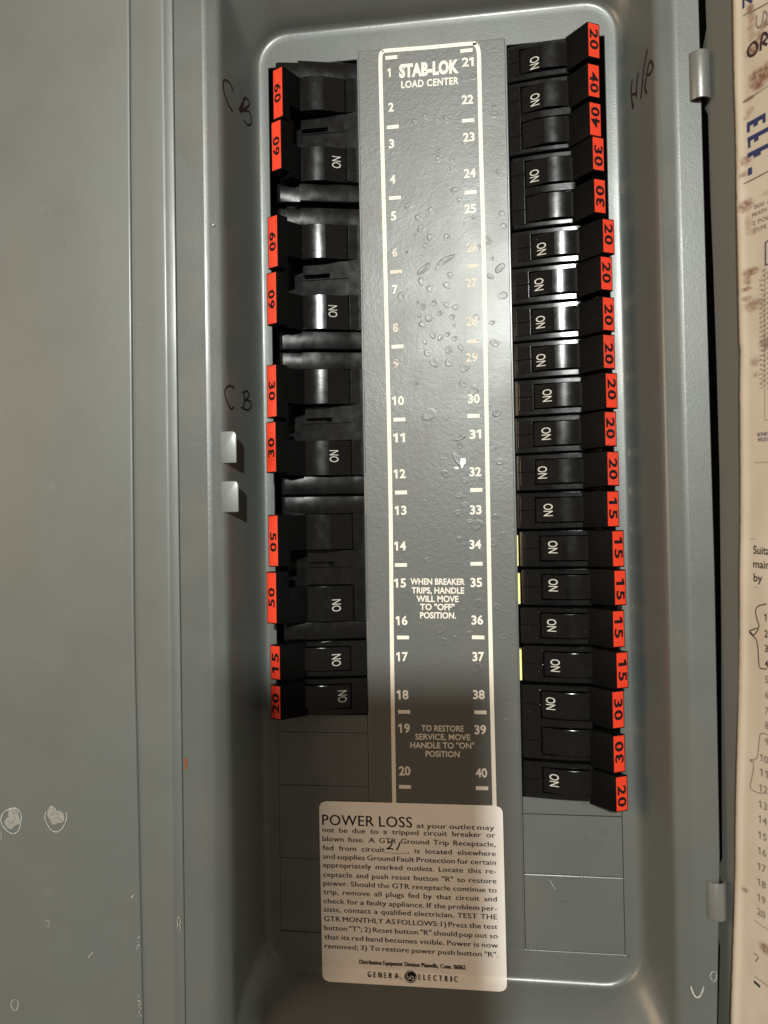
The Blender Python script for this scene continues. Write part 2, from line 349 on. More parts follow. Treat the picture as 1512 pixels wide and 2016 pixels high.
for lst, ox, oy, k, h in ((B7, 700, 460, 4.2, .08), (B3, 700, 60, 4.725, .075), (B8, 700, 940, 3.053, .07)):
    for x, y, r in lst: blister(ox + x / k, oy + y / k, r / k * .95, rnd.uniform(.8, 1.2), rnd.uniform(0, 3), h)
for px, py, r, el, an in ((878, 511, 5, 3.0, .5), (833, 530, 5, 2.6, .75), (985, 527, 5, 2.2, .7), (900, 905, 5, 2.6, -.9), (866, 520, 4, 2.5, .9), (905, 862, 4, 2.4, .4), (980, 813, 4.5, 2, .4)):
    blister(px, py, r, el, an, .13)
tag(obj('paint_blister', bl, M['strip'], cover, ang=80, recalc=False), kind='stuff')
# grease smudges on the plates and the sheet: thin irregular films
sm = MB()
def film(mb_, px, py, rx_, ry_, w, ring_=False):
    c = at(px, py, w); ph = [rnd.uniform(0, 6.3) for _ in range(4)]; n_ = 16; out = []
    for k in range(n_):
        a = k / n_ * math.tau; q = 1 + .18 * math.sin(2 * a + ph[0]) + .15 * math.sin(3 * a + ph[1]) + .1 * math.sin(5 * a + ph[2])
        out.append((c.x + rx_ * .35 * q * math.cos(a), c.y + ry_ * .35 * q * math.sin(a), w))
    if ring_:
        mb_.grid([out, [(c.x + (o[0] - c.x) * .72, c.y + (o[1] - c.y) * .72, w) for o in out]], close=True)
    else: mb_.quad(*out)
for px, py, a, b, rg in ((1190, 1640, 9, 5, 1), (1182, 1663, 6, 4, 1), (1178, 1683, 4, 7, 1), (1153, 1652, 4, 6, 1), (1108, 1775, 10, 3, 0), (1150, 1580, 6, 6, 0), (1123, 1596, 5, 2, 0), (1052, 1574, 9, 4, 1), (1064, 1847, 6, 3, 1), (1146, 1728, 7, 4, 1)):
    film(sm, px, py, a * .8, b * .8, -.08, rg)
for px, py, a, b, rg in ((1037, 1875, 9, 5, 1), (1121, 1896, 5, 5, 1), (1150, 1906, 6, 6, 1), (1097, 1884, 4, 3, 1), (1247, 1737, 4, 5, 0)):
    if px < 1200: film(sm, px, py, a * .8, b * .8, .06, rg)
tag(obj('grease_smudge', sm, M['smudge'], cover, smooth=False, recalc=False), kind='stuff')
# bare-metal chip beside number 32
ch = MB(); film(ch, 911, 910, 5, 9, .98); film(ch, 899, 921, 4, 2, .8); obj('paint_chip', ch, M['steel'], cover, smooth=False, recalc=False)
# scratches at top left of the printed border
sc = MB()
for pts in (((748, 125), (765, 124)), ((752, 134), (760, 136)), ((797, 90), (803, 92), (804, 98)), ((784, 113), (787, 104)), ((737, 119), (747, 116)), ((930, 110), (942, 109)), ((1083, 1733), (1090, 1746), (1094, 1750))):
    ribbon(sc, [tuple(at(x, y, .78)) for x, y in pts], .22)
tag(obj('scratch', sc, M['mark'], cover, smooth=False, recalc=False), kind='stuff')
# catch tabs standing out over the pan from the left rim
for (x0, x1, y0, y1) in ((432, 465, 850, 911), (432, 469, 948, 1008)):
    a = at(x0, y0, 38.8); b = at(x1, y1, 38.8); t_ = MB()
    n_ = [(a.x - 4, a.y), (a.x - 4, b.y), (b.x - .3, b.y), (b.x, b.y + .6), (b.x + .1, a.y - 2.6), (b.x - .8, a.y - .8), (b.x - 2.2, a.y)]
    i = len(t_.v); t_.v += [(p[0], p[1], 39.5 - .10 * abs(p[0] - a.x)) for p in n_] + [(p[0], p[1], 37.9 - .10 * abs(p[0] - a.x)) for p in n_]
    k = len(n_); t_.f.append(tuple(range(k))); t_.f.append(tuple(range(2 * k - 1, k - 1, -1)))
    for q in range(k): t_.f.append((q, (q + 1) % k, k + (q + 1) % k, k + q))
    obj('catch_tab', t_, M['grey_smooth'], cover, bev=.25)
# rivet on the left rim
c = at(420, 443, 40.3); t_ = MB(); rows_ = []
for rr, hh in ((1.25, -.3), (1.15, .45), (.8, .85), (.4, 1.05), (.02, 1.1)):
    rows_.append([(c.x + rr * math.cos(k / 16 * math.tau), c.y + rr * math.sin(k / 16 * math.tau), 39.8 + hh) for k in range(16)])
t_.grid(rows_, close=True); obj('rivet', t_, M['steel'], cover, ang=80)
# handwriting on the pan walls
def wall_hit(px, py, side):
    o, d = ray(px, py)
    base = UL if side < 0 else UR
    segs = [((base + side * (p[0] * (1.08 if side > 0 else 1))), p[1]) for p in PROF]
    best = None
    for (u0, w0), (u1, w1) in zip(segs, segs[1:]):
        # ray (u, w) against the segment
        du, dw = u1 - u0, w1 - w0; den = d.x * dw - d.z * du
        if abs(den) < 1e-9: continue
        t = ((u0 - o.x) * dw - (w0 - o.z) * du) / den
        s_ = ((o.x + d.x * t - u0) * du + (o.z + d.z * t - w0) * dw) / (du * du + dw * dw)
        if t > 0 and -.001 <= s_ <= 1.001 and (best is None or t < best[0]):
            n = Vector((-side * abs(dw), 0, abs(du))).normalized(); best = (t, n)
    p = o + d * best[0]; return p + best[1] * .18, best[1]
def write(strokes, side, width, name='marker_writing'):
    mb_ = MB()
    for pts in strokes:
        fine = smoothpts([(x, y, 0) for x, y in pts], 5)
        hits = [wall_hit(p.x, p.y, side) for p in fine]
        ribbon(mb_, [h[0] for h in hits], width, up=hits[0][1])
    return obj(name, mb_, M['marker'], cover, smooth=False, recalc=False)
write([[(459, 179), (452, 163), (442, 157), (439, 164), (441, 183), (449, 205), (458, 219)], [(479, 192), (478, 205), (473, 222)], [(470, 217), (477, 203), (482, 193), (489, 198), (490, 207), (480, 215), (476, 218), (489, 219), (494, 232), (494, 243), (487, 246), (480, 236)]], -1, 1.35)
write([[(461, 764), (452, 759), (444, 766), (443, 778), (448, 793), (454, 805), (460, 801)], [(479, 772), (481, 785), (479, 805)], [(477, 773), (486, 770), (490, 777), (486, 785), (481, 788), (492, 790), (494, 799), (488, 807), (478, 804), (474, 801)]], -1, 1.35)
write([[(1245, 157), (1243, 180), (1246, 212)], [(1257, 141), (1254, 165), (1253, 192)], [(1245, 186), (1254, 184)], [(1275, 97), (1268, 135), (1262, 195)], [(1273, 150), (1270, 172), (1274, 184)], [(1273, 147), (1278, 125), (1283, 121), (1286, 133), (1279, 146), (1274, 147)], [(1246, 203), (1247, 214)]], 1, 1.5)
# water marks on the rim
wm = MB()
def loop_mark(mb_, px, py, ax, ay, w, a0=0, a1=360, wd_=.4):
    pts = []
    for k in range(25):
        a = R(a0 + (a1 - a0) * k / 24); q = 1 + .08 * math.sin(3 * a + px)
        pts.append(tuple(at(px + ax * q * math.cos(a), py + ay * q * math.sin(a), w)))
    ribbon(mb_, pts, wd_)
loop_mark(wm, 1373, 1940, 13, 22, 42.15, 5, 175, .7); loop_mark(wm, 1405, 1922, 6, 10, 42.15, 0, 360, .35)
obj('dried_drip_mark', wm, M['mark'], cover, smooth=False, recalc=False)
# chipped thin highlights of bare metal along both long edges
# ================================================================== outer trim, left
frame = empty('door_frame', -185, 0, 42)
tag(frame, 'flat grey steel frame strip with a folded lip, left of the recessed cover', 'frame strip')
t_ = MB(); pf = [(-168.7, 40.5), (-168.8, 42.3), (-169.0, 42.55), (-169.6, 42.65), (-173.6, 44.0), (-174.4, 44.45), (-175.3, 44.75), (-176.4, 44.85), (-186, 44.85), (-204, 44.85)]
t_.grid([[(p[0], v, p[1]) for v in vv] for p in pf]); obj('lip', t_, M['grey_smooth'], frame, org=(-185, 0, 42), ang=60)
wm = MB(); loop_mark(wm, 352, 1813, 3, 7.5, 45.0, wd_=.3); loop_mark(wm, 352, 1826, 3, 6, 45.0, wd_=.3); obj('dried_drip_mark', wm, M['mark'], frame, org=(-185, 0, 42), smooth=False, recalc=False)
wm = MB(); film(wm, 366, 1503, 4, 11, 42.12); obj('rust_spot', wm, M['rust'], frame, org=(-185, 0, 42), smooth=False, recalc=False)
seam = [(254.6, 0), (256, 250), (258, 500), (261.5, 900), (264.5, 1250), (270, 1500), (274.5, 1700), (281, 2016)]
sp = [at(x, y, 46) for x, y in seam]; sp = [Vector((sp[0].x, 400, 46))] + sp + [Vector((sp[-1].x, -480, 46))]
sp = smoothpts([tuple(p) for p in sp], 5)
leaf = empty('side_trim', -300, 0, 46)
tag(leaf, 'broad flat grey steel sheet with two pale water rings, at far left', 'steel sheet')
t_ = MB(); t_.grid([[(p.x + .25, p.y, 44.9) for p in sp], [(p.x + .2, p.y, 45.7) for p in sp], [(p.x - .4, p.y, 46.2) for p in sp], [(p.x - 1.6, p.y, 46.35) for p in sp], [(-300, p.y, 46.3) for p in sp], [(-470, p.y, 46.3) for p in sp]])
obj('sheet', t_, M['grey_smooth'], leaf, org=(-300, 0, 46), ang=60)
wm = MB(); loop_mark(wm, 23, 1615, 20, 25, 46.6, wd_=.5); loop_mark(wm, 110, 1612, 21, 24, 46.6, -30, 215, .45); loop_mark(wm, 29, 1978, 7, 11, 46.6, wd_=.4); loop_mark(wm, 93, 1818, 4, 6, 46.6, wd_=.2)
loop_mark(wm, 0, 1645, 3, 7, 46.6, wd_=.3)
for (x, y, x2, y2) in ((178, 1880, 183, 1874), (173, 1886, 177, 1881), (258, 1768, 263, 1762)): ribbon(wm, [tuple(at(x, y, 46.6)), tuple(at(x2, y2, 46.6))], .4)
for k in range(26):
    y = rnd.choice([rnd.uniform(1840, 1900), rnd.uniform(1960, 2016)]); x = 273 + (y - 1700) * .022 - rnd.uniform(1, 10) ** .9
    film(wm, x, y, rnd.uniform(.4, 1.2), rnd.uniform(.4, 1.4), 46.6)
obj('dried_drip_mark', wm, M['mark'], leaf, org=(-300, 0, 46), smooth=False, recalc=False)
def haze_mark(px, py, a, b):
    t2 = MB(); film(t2, px, py, a, b, 46.55); return t2
fm = mat('dried_water_film', (.24, .235, .21), .6, speck=[(500, (.17, .165, .145), .48, .58)])
for q in ((25, 1612, 16, 18), (109, 1606, 16, 17)): obj('dried_drip_film', haze_mark(*q), fm, leaf, org=(-300, 0, 46), smooth=False, recalc=False)
# ================================================================== enclosure behind
t_ = MB(); t_.box(-480, 480, -520, 440, -70, -62); bk = obj('cabinet_back', t_, M['dark'], None, smooth=False); tag(bk, kind='structure')  # near-black colour stands in for the unlit cabinet interior
# ================================================================== BREAKERS
AX = Vector((0, 0, 1))
def prof_w(pts, s):
    for a, b in zip(pts, pts[1:]):
        if a[0] <= s <= b[0]: return a[1] + (b[1] - a[1]) * (s - a[0]) / (b[0] - a[0])
    return pts[0][1] if s < pts[0][0] else pts[-1][1]
def barrel_profile(dw=0.0, sl=.135):
    p = [(13.8, 1.0 + dw * .5), (14.6, 1.7 + dw * .5), (28.6, 6.5 + dw)]
    s, w = 28.6, 6.5 + dw
    while s < 45.0:
        s += 1.0; w += sl; sl -= .028 if s < 37 else .034; p.append((s, w))
    return p
def case_w(s, two=False):
    if two == 2: pts = [(0, -1.4), (2.0, .2), (3.2, 2.4), (13, 2.2), (14, 2.2), (62.4, 1.6)]
    elif two: pts = [(0, -5.4), (2.0, -2.8), (3.2, -2.0), (13, .2), (22, 2.6), (32, 5.1), (45, 8.1), (54, 10.1), (61, 11.7), (62.4, 10.5)]
    else: pts = [(0, -1.6), (1.6, -.6), (3.2, .7), (13, 2.6), (22, 4.1), (32, 5.3), (45, 6.1), (54, 5.4), (60, 4.0), (61.5, 2)]
    return prof_w(pts, s)
S_ALL = [0, .8, 1.6, 2.4, 3.2, 6, 9, 12, 13.4, 13.6, 17, 22, 27, 32, 37, 42, 45, 46.4, 46.6, 50, 54, 58, 60, 61.5, 62.4]
def build_breaker(side, two_tall, poles, centre, half, u0, stip, wtip, vlab, onpx, amps, label, group, labpx=None, yellow=False, s0=0.0, cap_scale=1.0, name='circuit_breaker', worn=False):
    """side +1 right column, -1 left column. poles: list of (t centre of barrel, barrel half, lever t0, lever t1). centre: v of the case"""
    th = empty(name, side * abs(u0), centre, 0); tag(th, label, 'circuit breaker', group)
    org = (side * abs(u0), centre, 0)
    def U(s): return abs(u0) + s
    mir = side < 0; O = (org[0], org[1], 0)
    # --- case: s by t grid, slots where barrels sit
    ts = set([-half, -half + .25, -half + .9, half - .9, half - .25, half])
    for (tc, bh, l0, l1) in poles:
        for k in (-1, 1): ts |= {tc + k * (bh + .25), tc + k * (bh + .85)}
        ts |= {tc - .14, tc, tc + .14}
    if len(poles) == 2: ts |= {-.2, 0.0, .2}
    if len(poles) == 2 and not two_tall: ts |= {-2.6, -2.2, 2.2, 2.6}
    if two_tall: ts |= {.9, 1.1, 3.9, 4.1, 36.85, 37.1, -36.85, -37.1, 38.5, 40, 41.5, 43, 44.5, 46, 47.2, 48.4, -38.5, -40, -41.5, -43, -44.5, -46, -47.2, -48.4}
    ts = sorted(ts)
    ss = [s for s in S_ALL if s > s0 + .2]; ss = [s0] + ss
    rows_ = []
    for s in ss:
        row = []
        for t in ts:
            e = abs(t)
            w = case_w(s, 2 if (two_tall and e < 36.9) else two_tall)
            if two_tall and e > 37: w += .5 - .42 * ((e - 43.2) / 6.3) ** 2 * (1 + .4 * math.sin(s * .21 + centre))
            if e > half - .1: w -= 6
            elif e > half - .5: w -= .55
            elif e > half - 1: w -= .0
            if s < 13.5:
                for (tc, bh, l0, l1) in poles:
                    if abs(t - tc) < .05 and not two_tall: w -= .9
                if s <= s0 + .01: w -= 4
            if 13.5 < s < 46.5:
                for (tc, bh, l0, l1) in poles:
                    if abs(t - tc) < bh + .5: w = -6
                if len(poles) == 2 and not two_tall and abs(t) < 2.4: w += 1.6 * min(1, (s - 13.5) / 12)
                if two_tall and abs(t) < .05: w -= 1.0
                if two_tall and s > 27 and .95 < t < 4.0: w -= 5
                if two_tall and -12 < t < -.1: w -= .5
            if s > 46.5:
                w -= 2.5
                if two_tall and abs(t) < half - 14: w -= 4
                if not two_tall: w -= 6
            row.append((U(s), centre + t, w))
        rows_.append(row)
    rows_.append([(U(ss[-1]), centre + t, -12) for t in ts])
    rows_.insert(0, [(U(ss[0]) , centre + t, -12) for t in ts])
    c_ = MB(); c_.grid(rows_); obj('case', c_, M['black'], th, O, ang=9, mir=mir, recalc=True)
    # raised half-shell blocks at the inner end
    if not two_tall:
        for (tc, bh, l0, l1) in poles:
            for k in (-1, 1):
                b_ = MB(); a, b = sorted((tc + k * .18, tc + k * (bh + 1.2 if len(poles) == 1 or (k > 0) == (tc > 0) else 12.2)))
                sa = max(4.0, s0 + 1.5)
                w0 = case_w(sa); w1 = case_w(13.2)
                b_.extrude([(U(sa), w0 - .5), (U(13.3), w1 - .5), (U(13.3), w1 + .75), (U(sa), w0 + .15)], centre + a, centre + b)
                obj('shell_half', b_, M['black'], th, O, bev=.22, mir=mir, ang=12)
    else:
        for a, b in ((12.7, 36.6), (-36.6, -12.7)):
            b_ = MB(); b_.extrude([(U(6.5), 1.0), (U(13.3), 2.2), (U(13.3), 4.1), (U(6.5), 2.1)], centre + a, centre + b)
            obj('shell_half', b_, M['black'], th, O, bev=.25, mir=mir, ang=12)
    # --- handle: barrel plus lever in one piece, tip label
    bp = barrel_profile(2.6 if two_tall else 1.3, .17 if side > 0 else .25)
    for i, (tc, bh, l0, l1) in enumerate(poles):
        h_ = MB(); cl_ = bp + [(45.0, -4), (13.8, -4)]
        h_.extrude([(U(s), w) for s, w in cl_], centre + tc - bh, centre + tc + bh)
        hd = obj('handle', h_, M['black'], th, O, bev=.28, mir=mir, ang=9)
        # lever, leaning outwards; its tip face carries the rating label
        vl0, vl1 = vlab[i][1], vlab[i][0]
        wr = bp[-1][1] - .6; tipi = (stip[i], wtip); tipo = (stip[i] + 8.3, wtip - 4.4)
        lv = MB(); sec = [(44.2, wr), tipi, tipo, (53.5, -1.0), (44.2, -3)]
        if two_tall:
            k = 1 if tc > 0 else -1; ro = (centre + tc - bh, centre + tc + bh)
            wm_ = wr + .62 * (wtip - wr); fm_ = .62
            smid = (44.2 + (stip[i] - 44.2) * fm_, wm_); omid = (53.5 + (tipo[0] - 53.5) * fm_, -1 + (tipo[1] + 1) * fm_)
            lv.extrude([(U(x), y) for x, y in [(44.2, wr), smid, omid, (53.5, -1.0), (44.2, -3)]], ro[0], ro[1])
            lv2 = MB(); lv2.extrude([(U(x), y) for x, y in [smid, tipi, tipo, omid]], vl0, vl1)
            obj('lever_head', lv2, M['blackm'], hd, O, bev=.35, mir=mir, ang=15)
        else:
            lv.extrude([(U(x), y) for x, y in sec], vl0, vl1)
        obj('lever', lv, M['blackm'], hd, O, bev=.35, mir=mir, ang=15)
        # ON
        if onpx and onpx[i]:
            x, y = onpx[i]; p = at(x, y, 4.5); s = (side * p.x) - abs(u0)
            s = min(max(s, 17.5), 25.2)
            t = p.y - centre; w_ = prof_w(bp, s) + .12
            sl = (bp[2][1] - bp[1][1]) / (bp[2][0] - bp[1][0]); nrm = Vector((-side * sl, 0, 1)).normalized(); upv = Vector((side, 0, side * 0 + sl)).normalized()
            upv = Vector((side * 1.0, 0, sl)).normalized(); A = Vector((0, -1 if side > 0 else 1, 0))
            cen = Vector((side * (abs(u0) + s), p.y, prof_w(bp, s) + .10))
            q_ = MB(); text(q_, 'ON', cen - A * 4.1 - upv * 3.1, A, upv, 8.2, 6.2, .0 if two_tall else .004)
            q_.v = [(x_[0], x_[1], x_[2] + .04) for x_ in q_.v]
            obj('on_lettering', q_, M['on'], hd, O, smooth=False, recalc=False)
        # label
        nrm = Vector((side * 4.4, 0, 8.3)).normalized(); along = Vector((side * 8.3, 0, -4.4)).normalized()
        base = Vector((side * (abs(u0) + stip[i]), 0, wtip)) + nrm * .14
        q_ = MB(); i0 = .55; i1 = 9.39 - .75; va, vb = vl0 + .75, vl1 - .75
        rr = .5; cor = []
        for (a_, v_) in ((i0, va), (i1, va), (i1, vb), (i0, vb)): cor.append(base + along * a_ + Vector((0, v_, 0)))
        top = [c__ for c__ in cor]; bot = [c__ - nrm * .2 for c__ in cor]
        q_.quad(*top); 
        for z in range(4): q_.quad(top[z], top[(z + 1) % 4], bot[(z + 1) % 4], bot[z])
        lb = obj('rating_label', q_, M['orange_worn' if worn else 'orange'], th, O, smooth=False)
        s_, down = amps[i]; A = Vector((0, -1 if down else 1, 0)); Bv = (along if down else -along) * side
        jt = rnd.uniform(-1.6, 1.6) if not two_tall else rnd.uniform(-1, 2.0)
        cen = base + along * ((i0 + i1) / 2 + rnd.uniform(-.2, .3)) + Vector((0, (va + vb) / 2 + jt, 0)) + nrm * .07
        hcap = 5.9 if not two_tall else 5.4; wd_ = 13.6 if not two_tall else 13.0
        q_ = MB(); text(q_, s_, cen - A * wd_ / 2 - Bv * hcap / 2, A, Bv, wd_, hcap, .03, 1.15)
        obj('rating_number', q_, M['ink'], lb, O, smooth=False, recalc=False)
    if yellow:
        q_ = MB(); q_.box(U(s0) - 1.9, U(s0) - .5, centre - half + 1, centre + half - 3, -8, -.6); obj('side_label', q_, M['yellow'], th, O, mir=mir)
    return th
SN = 15.8 / 2
# ---- right column
SLOT = lambda i: 251.5 - 25.4 * (i + .5)
g1 = 'single-pole breakers in the panel'; g2 = 'two-pole breakers in the panel'
def vspan(x, a, b, w): return at(x, a, w).y, at(x, b, w).y
singles = [  # slot, label px x, y0, y1, ON px, amps, yellow, label
 (0, 1157, 42, 112, (1052, 126), '20', 0, 'black breaker rated 20 at the very top of the right column, beside number 21'),
 (5, 1186, 429, 498, (1066, 490), '20', 0, 'black breaker rated 20 just below the upper double breakers at right, beside number 26'),
 (6, 1182, 503, 571, (1061, 560), '20', 0, 'black breaker rated 20 beside number 27, its red tip set slightly inward'),
 (7, 1186, 583, 651, (1064, 634), '20', 0, 'black breaker rated 20 beside number 28 with greenish worn ON lettering'),
 (8, 1187, 657, 726, (1065, 709), '20', 0, 'black breaker rated 20 beside number 29 with a speckled red tip'),
 (9, 1192, 733, 804, (1077, 779), '20', 0, 'black breaker rated 20 beside number 30, in the middle of the right column'),
 (10, 1190, 809, 879, (1075, 854), '20', 0, 'black breaker rated 20 beside number 31 with chipped edges round its red tip'),
 (11, 1195, 888, 957, (1068, 930), '20', 0, 'black breaker rated 20 beside number 32, lowest of the unbroken run of 20s'),
 (12, 1195, 966, 1038, (1079, 1004), '15', 0, 'black breaker rated 15 beside number 33, topmost 15 of the right column'),
 (13, 1205, 1044, 1117, (1088, 1077), '15', 1, 'black breaker rated 15 with yellow edge beside number 34'),
 (14, 1209, 1122, 1193, (1089, 1152), '15', 1, 'black breaker rated 15 with the widest yellow edge, beside number 35'),
 (15, 1206, 1202, 1276, (1086, 1231), '15', 0, 'black breaker rated 15 between two yellow-edged ones, beside number 36'),
 (16, 1213, 1284, 1357, (1093, 1310), '15', 1, 'yellow-edged black breaker rated 15, the last single one above the lowest double breaker'),
 (19, 1212, 1529, 1600, (1091, 1536), '20', 0, 'black breaker rated 20 at the very bottom of the right column, beside number 40')]
for sl, x, a, b, on, amp, yel, lab in singles:
    ut = at(x, (a + b) / 2, 20.5).x; u0 = ut - 58.0
    if sl == 0: u0 = 47.6
    v0, v1 = vspan(x, a, b, 20.5)
    cen = SLOT(sl) + (0 if sl < 12 else -.35 * (sl - 11))
    s0 = max(0.0, WIN['Rin'] + .3 - u0)
    build_breaker(1, False, [(0.3, SN, -11.6, 11.6)], cen, 12.35, u0, [ut - u0], 20.5, [(v0, v1)], [on], [(amp, True)], lab, g1, yellow=yel, s0=s0, worn=sl in (8, 10, 11))
doubles = [
 (1, [(1157, 123, 190), (1160, 199, 267)], (1053, 198), '40', 'black double breaker rated 40 near the top of the right column, beside number 22'),
 (3, [(1166, 267, 335), (1169, 350, 419)], (1052, 346), '30', 'black double breaker rated 30 beside numbers 24 and 25, high in the right column'),
 (17, [(1205, 1361, 1436), (1207, 1448, 1523)], (1084, 1385), '30', 'black double breaker rated 30 beside numbers 38 and 39, low in the right column')]
for sl, labs, on, amp, lab in doubles:
    uts = [at(x, (a + b) / 2, 20.5).x for x, a, b in labs]
    u0 = {1: 47.9, 3: 49.6, 17: 52.8}[sl]
    cen = (SLOT(sl) + SLOT(sl + 1)) / 2 + (0 if sl < 12 else -2.3)
    build_breaker(1, False, [(12.0, 8.6, 0, 0), (-12.2, 8.6, 0, 0)], cen, 24.9, u0, [t - u0 for t in uts], 20.5, [vspan(x, a, b, 20.5) for x, a, b in labs], [on, None], [(amp, True), (amp, False)], lab, g2, yellow=(sl == 17), s0=max(0, WIN['Rin'] + .3 - u0), name='double_breaker')
# ---- left column
tall = [
 (202.6, [(557, 129, 229), (554, 233, 332)], (663, 321), '60', 'large black double breaker rated 60 at the top of the left column'),
 (98.9, [(547, 421, 525), (545, 533, 637)], (657, 615), '60', 'large black double breaker rated 60, second in the left column beside numbers 5 to 8'),
 (-2.4, [(545, 716, 821), (544, 829, 930)], (659, 899), '30', 'large black double breaker rated 30 in the left column, beside numbers 9 to 12'),
 (-103.0, [(548, 1013, 1116), (545, 1126, 1229)], (655, 1191), '50', 'large black dusty double breaker rated 50, lowest of the large ones at left')]
for cen, labs, on, amp, lab in tall:
    uts = [-at(x, (a + b) / 2, 25).x for x, a, b in labs]
    u0 = 45.4
    build_breaker(-1, True, [(24.7, 12.0, 0, 0), (-24.7, 12.0, 0, 0)], cen, 50.0, u0, [t - u0 for t in uts], 25.0, [vspan(x, a, b, 25) for x, a, b in labs], [None, on], [(amp, True), (amp, False)], lab, 'large two-pole breakers at left', s0=51.1 - u0, name='large_double_breaker')
for cen, (x, a, b), on, amp, lab in ((-166.2, (552, 1271, 1340), (663, 1299), '15', 'black breaker rated 15, upper of the two small ones in the left column'),
                                   (-192.2, (553, 1350, 1418), (674, 1371), '20', 'black breaker rated 20 at the bottom of the left column, in shadow')):
    ut = -at(x, (a + b) / 2, 20.5).x; u0 = 48.3
    build_breaker(-1, False, [(0.2, SN, 0, 0)], cen, 12.5, u0, [ut - u0], 20.5, [vspan(x, a, b, 20.5)], [on], [(amp, False)], lab, g1, s0=51.1 - u0)
# ================================================================== STICKER
BPF = [(min(p[1] for p in ring(d, w)), w) for d, w in PROF]
def drape(mb_, base):
    out = []
    for p in mb_.v:
        h = p[2] - .60
        if p[1] > VB: out.append(p); continue
        dv, dw = p[1] - CAM[1], .95 - CAM[2]; best = None
        for (v0, w0), (v1, w1) in zip(BPF, BPF[1:]):
            ev_, ew_ = v1 - v0, w1 - w0; den = dv * ew_ - dw * ev_
            if abs(den) < 1e-9: continue
            t = ((v0 - CAM[1]) * ew_ - (w0 - CAM[2]) * ev_) / den; q = ((CAM[1] + dv * t - v0) * ev_ + (CAM[2] + dw * t - w0) * ew_) / (ev_ * ev_ + ew_ * ew_)
            if -.02 <= q <= 1.02 and t > 0 and (best is None or t < best[0]):
                L_ = math.hypot(ev_, ew_); best = (t, ew_ / L_, -ev_ / L_)
        t, nv, nw = best
        out.append((CAM[0] + (p[0] - CAM[0]) * t, CAM[1] + dv * t + nv * h, CAM[2] + dw * t + nw * h))
    mb_.v = out
c4 = [at(632, 1577, .95), at(993, 1587, .95), at(995, 1953, .95), at(631, 1932, .95)]
Ax = ((c4[1] - c4[0]).normalized() + (c4[2] - c4[3]).normalized()).normalized(); Ay = Vector((Ax.y, -Ax.x, 0)) * 1.0
SWd = ((c4[1] - c4[0]).length + (c4[2] - c4[3]).length) / 2; SH = ((c4[3] - c4[0]).length + (c4[2] - c4[1]).length) / 2
cen = sum(c4, Vector()) / 4; TL = cen - Ax * SWd / 2 - Ay * SH / 2; TL.z = .62
def SP(fx, fy, dz=0.0): p = TL + Ax * (fx * SWd) + Ay * (fy * SH); return Vector((p.x, p.y, TL.z + dz))
stk = MB(); r_ = 5.0; outl = []
for (cx, cy, a0) in ((SWd - r_, r_, -90), (SWd - r_, SH - r_, 0), (r_, SH - r_, 90), (r_, r_, 180)):
    for k in range(7): a = R(a0 + 15 * k); outl.append(TL + Ax * (cx + r_ * math.cos(a)) + Ay * (cy + r_ * math.sin(a)))
nr = 128; rowsL = []
for k in range(nr + 1):
    y = SH * k / nr; ins = 0.0
    if y < r_: ins = r_ - math.sqrt(max(0, r_ * r_ - (r_ - y) ** 2))
    if y > SH - r_: ins = r_ - math.sqrt(max(0, r_ * r_ - (y - SH + r_) ** 2))
    rowsL.append([TL + Ax * (ins + (SWd - 2 * ins) * q / 4) + Ay * y for q in range(5)])
stk.grid([[(p.x, p.y, .95) for p in r__] for r__ in rowsL])
bnd = [r__[0] for r__ in rowsL] + [r__[-1] for r__ in rowsL[::-1]]
stk.grid([[(p.x, p.y, .95) for p in bnd], [(p.x, p.y, .60) for p in bnd]], close=True); drape(stk, .95)
sticker = obj('instruction_sticker', stk, M['sticker'], None, ang=30)
tag(sticker, 'cream sticker with rounded corners and printed power loss instructions, stuck below the centre strip', 'sticker')
TW = .40
def st_line(s, fx0, fx1, fy, cap, bold=.012, name='printed_line', wf=1.22):
    words = s.split(); sy = cap / CAP; q_ = MB(); ws = []
    for w_ in words: vs, fs, x0, x1 = glyphs(w_, bold, 1.04); ws.append((x1 - x0) * sy * wf)
    tot = (fx1 - fx0) * SWd; gap = (tot - sum(ws)) / max(1, len(words) - 1)
    if gap < cap * .5: 
        k = (tot - cap * .5 * (len(words) - 1)) / sum(ws); ws = [w_ * k for w_ in ws]; gap = cap * .5
    x = 0
    for w_, wd_ in zip(words, ws):
        for k_ in (0, 1): text(q_, w_, SP(fx0, fy, TW + .02 * k_) + Ax * (x + (k_ - .5) * bold * 14), Ax, -Ay, wd_, cap, 0.0, 1.04)
        x += wd_ + gap
    drape(q_, .95)
    obj(name, q_, M['ink'], sticker, smooth=False, recalc=False)
st_line('POWER LOSS', .016, .512, .132, 7.1, .01, 'headline', 1.2)
st_line('at your outlet may', .536, .953, .1325, 3.3, .012, 'printed_line', 1.45)
LINES = ['not be due to a tripped circuit breaker or', 'blown fuse. A GTR Ground Trip Receptacle,', 'fed from circuit_____, is located elsewhere', 'and supplies Ground Fault Protection for certain', 'appropriately marked outlets. Locate this re-', 'ceptacle and push reset button "R" to restore', 'power. Should the GTR receptacle continue to', 'trip, remove all plugs fed by that circuit and', 'check for a faulty appliance. If the problem per-', 'sists, contact a qualified electrician. TEST THE', 'GTR MONTHLY AS FOLLOWS: 1) Press the test', 'button "T"; 2) Reset button "R" should pop out so', 'that its red band becomes visible. Power is now', 'removed; 3) To restore power push button "R".']
FY = [.169, .2185, .2685, .3165, .364, .4165, .4650, .5135, .5635, .610, .6615, .7115, .762, .8125]
for s, fy in zip(LINES, FY): st_line(s, .016, .957, fy + .003, 3.35)
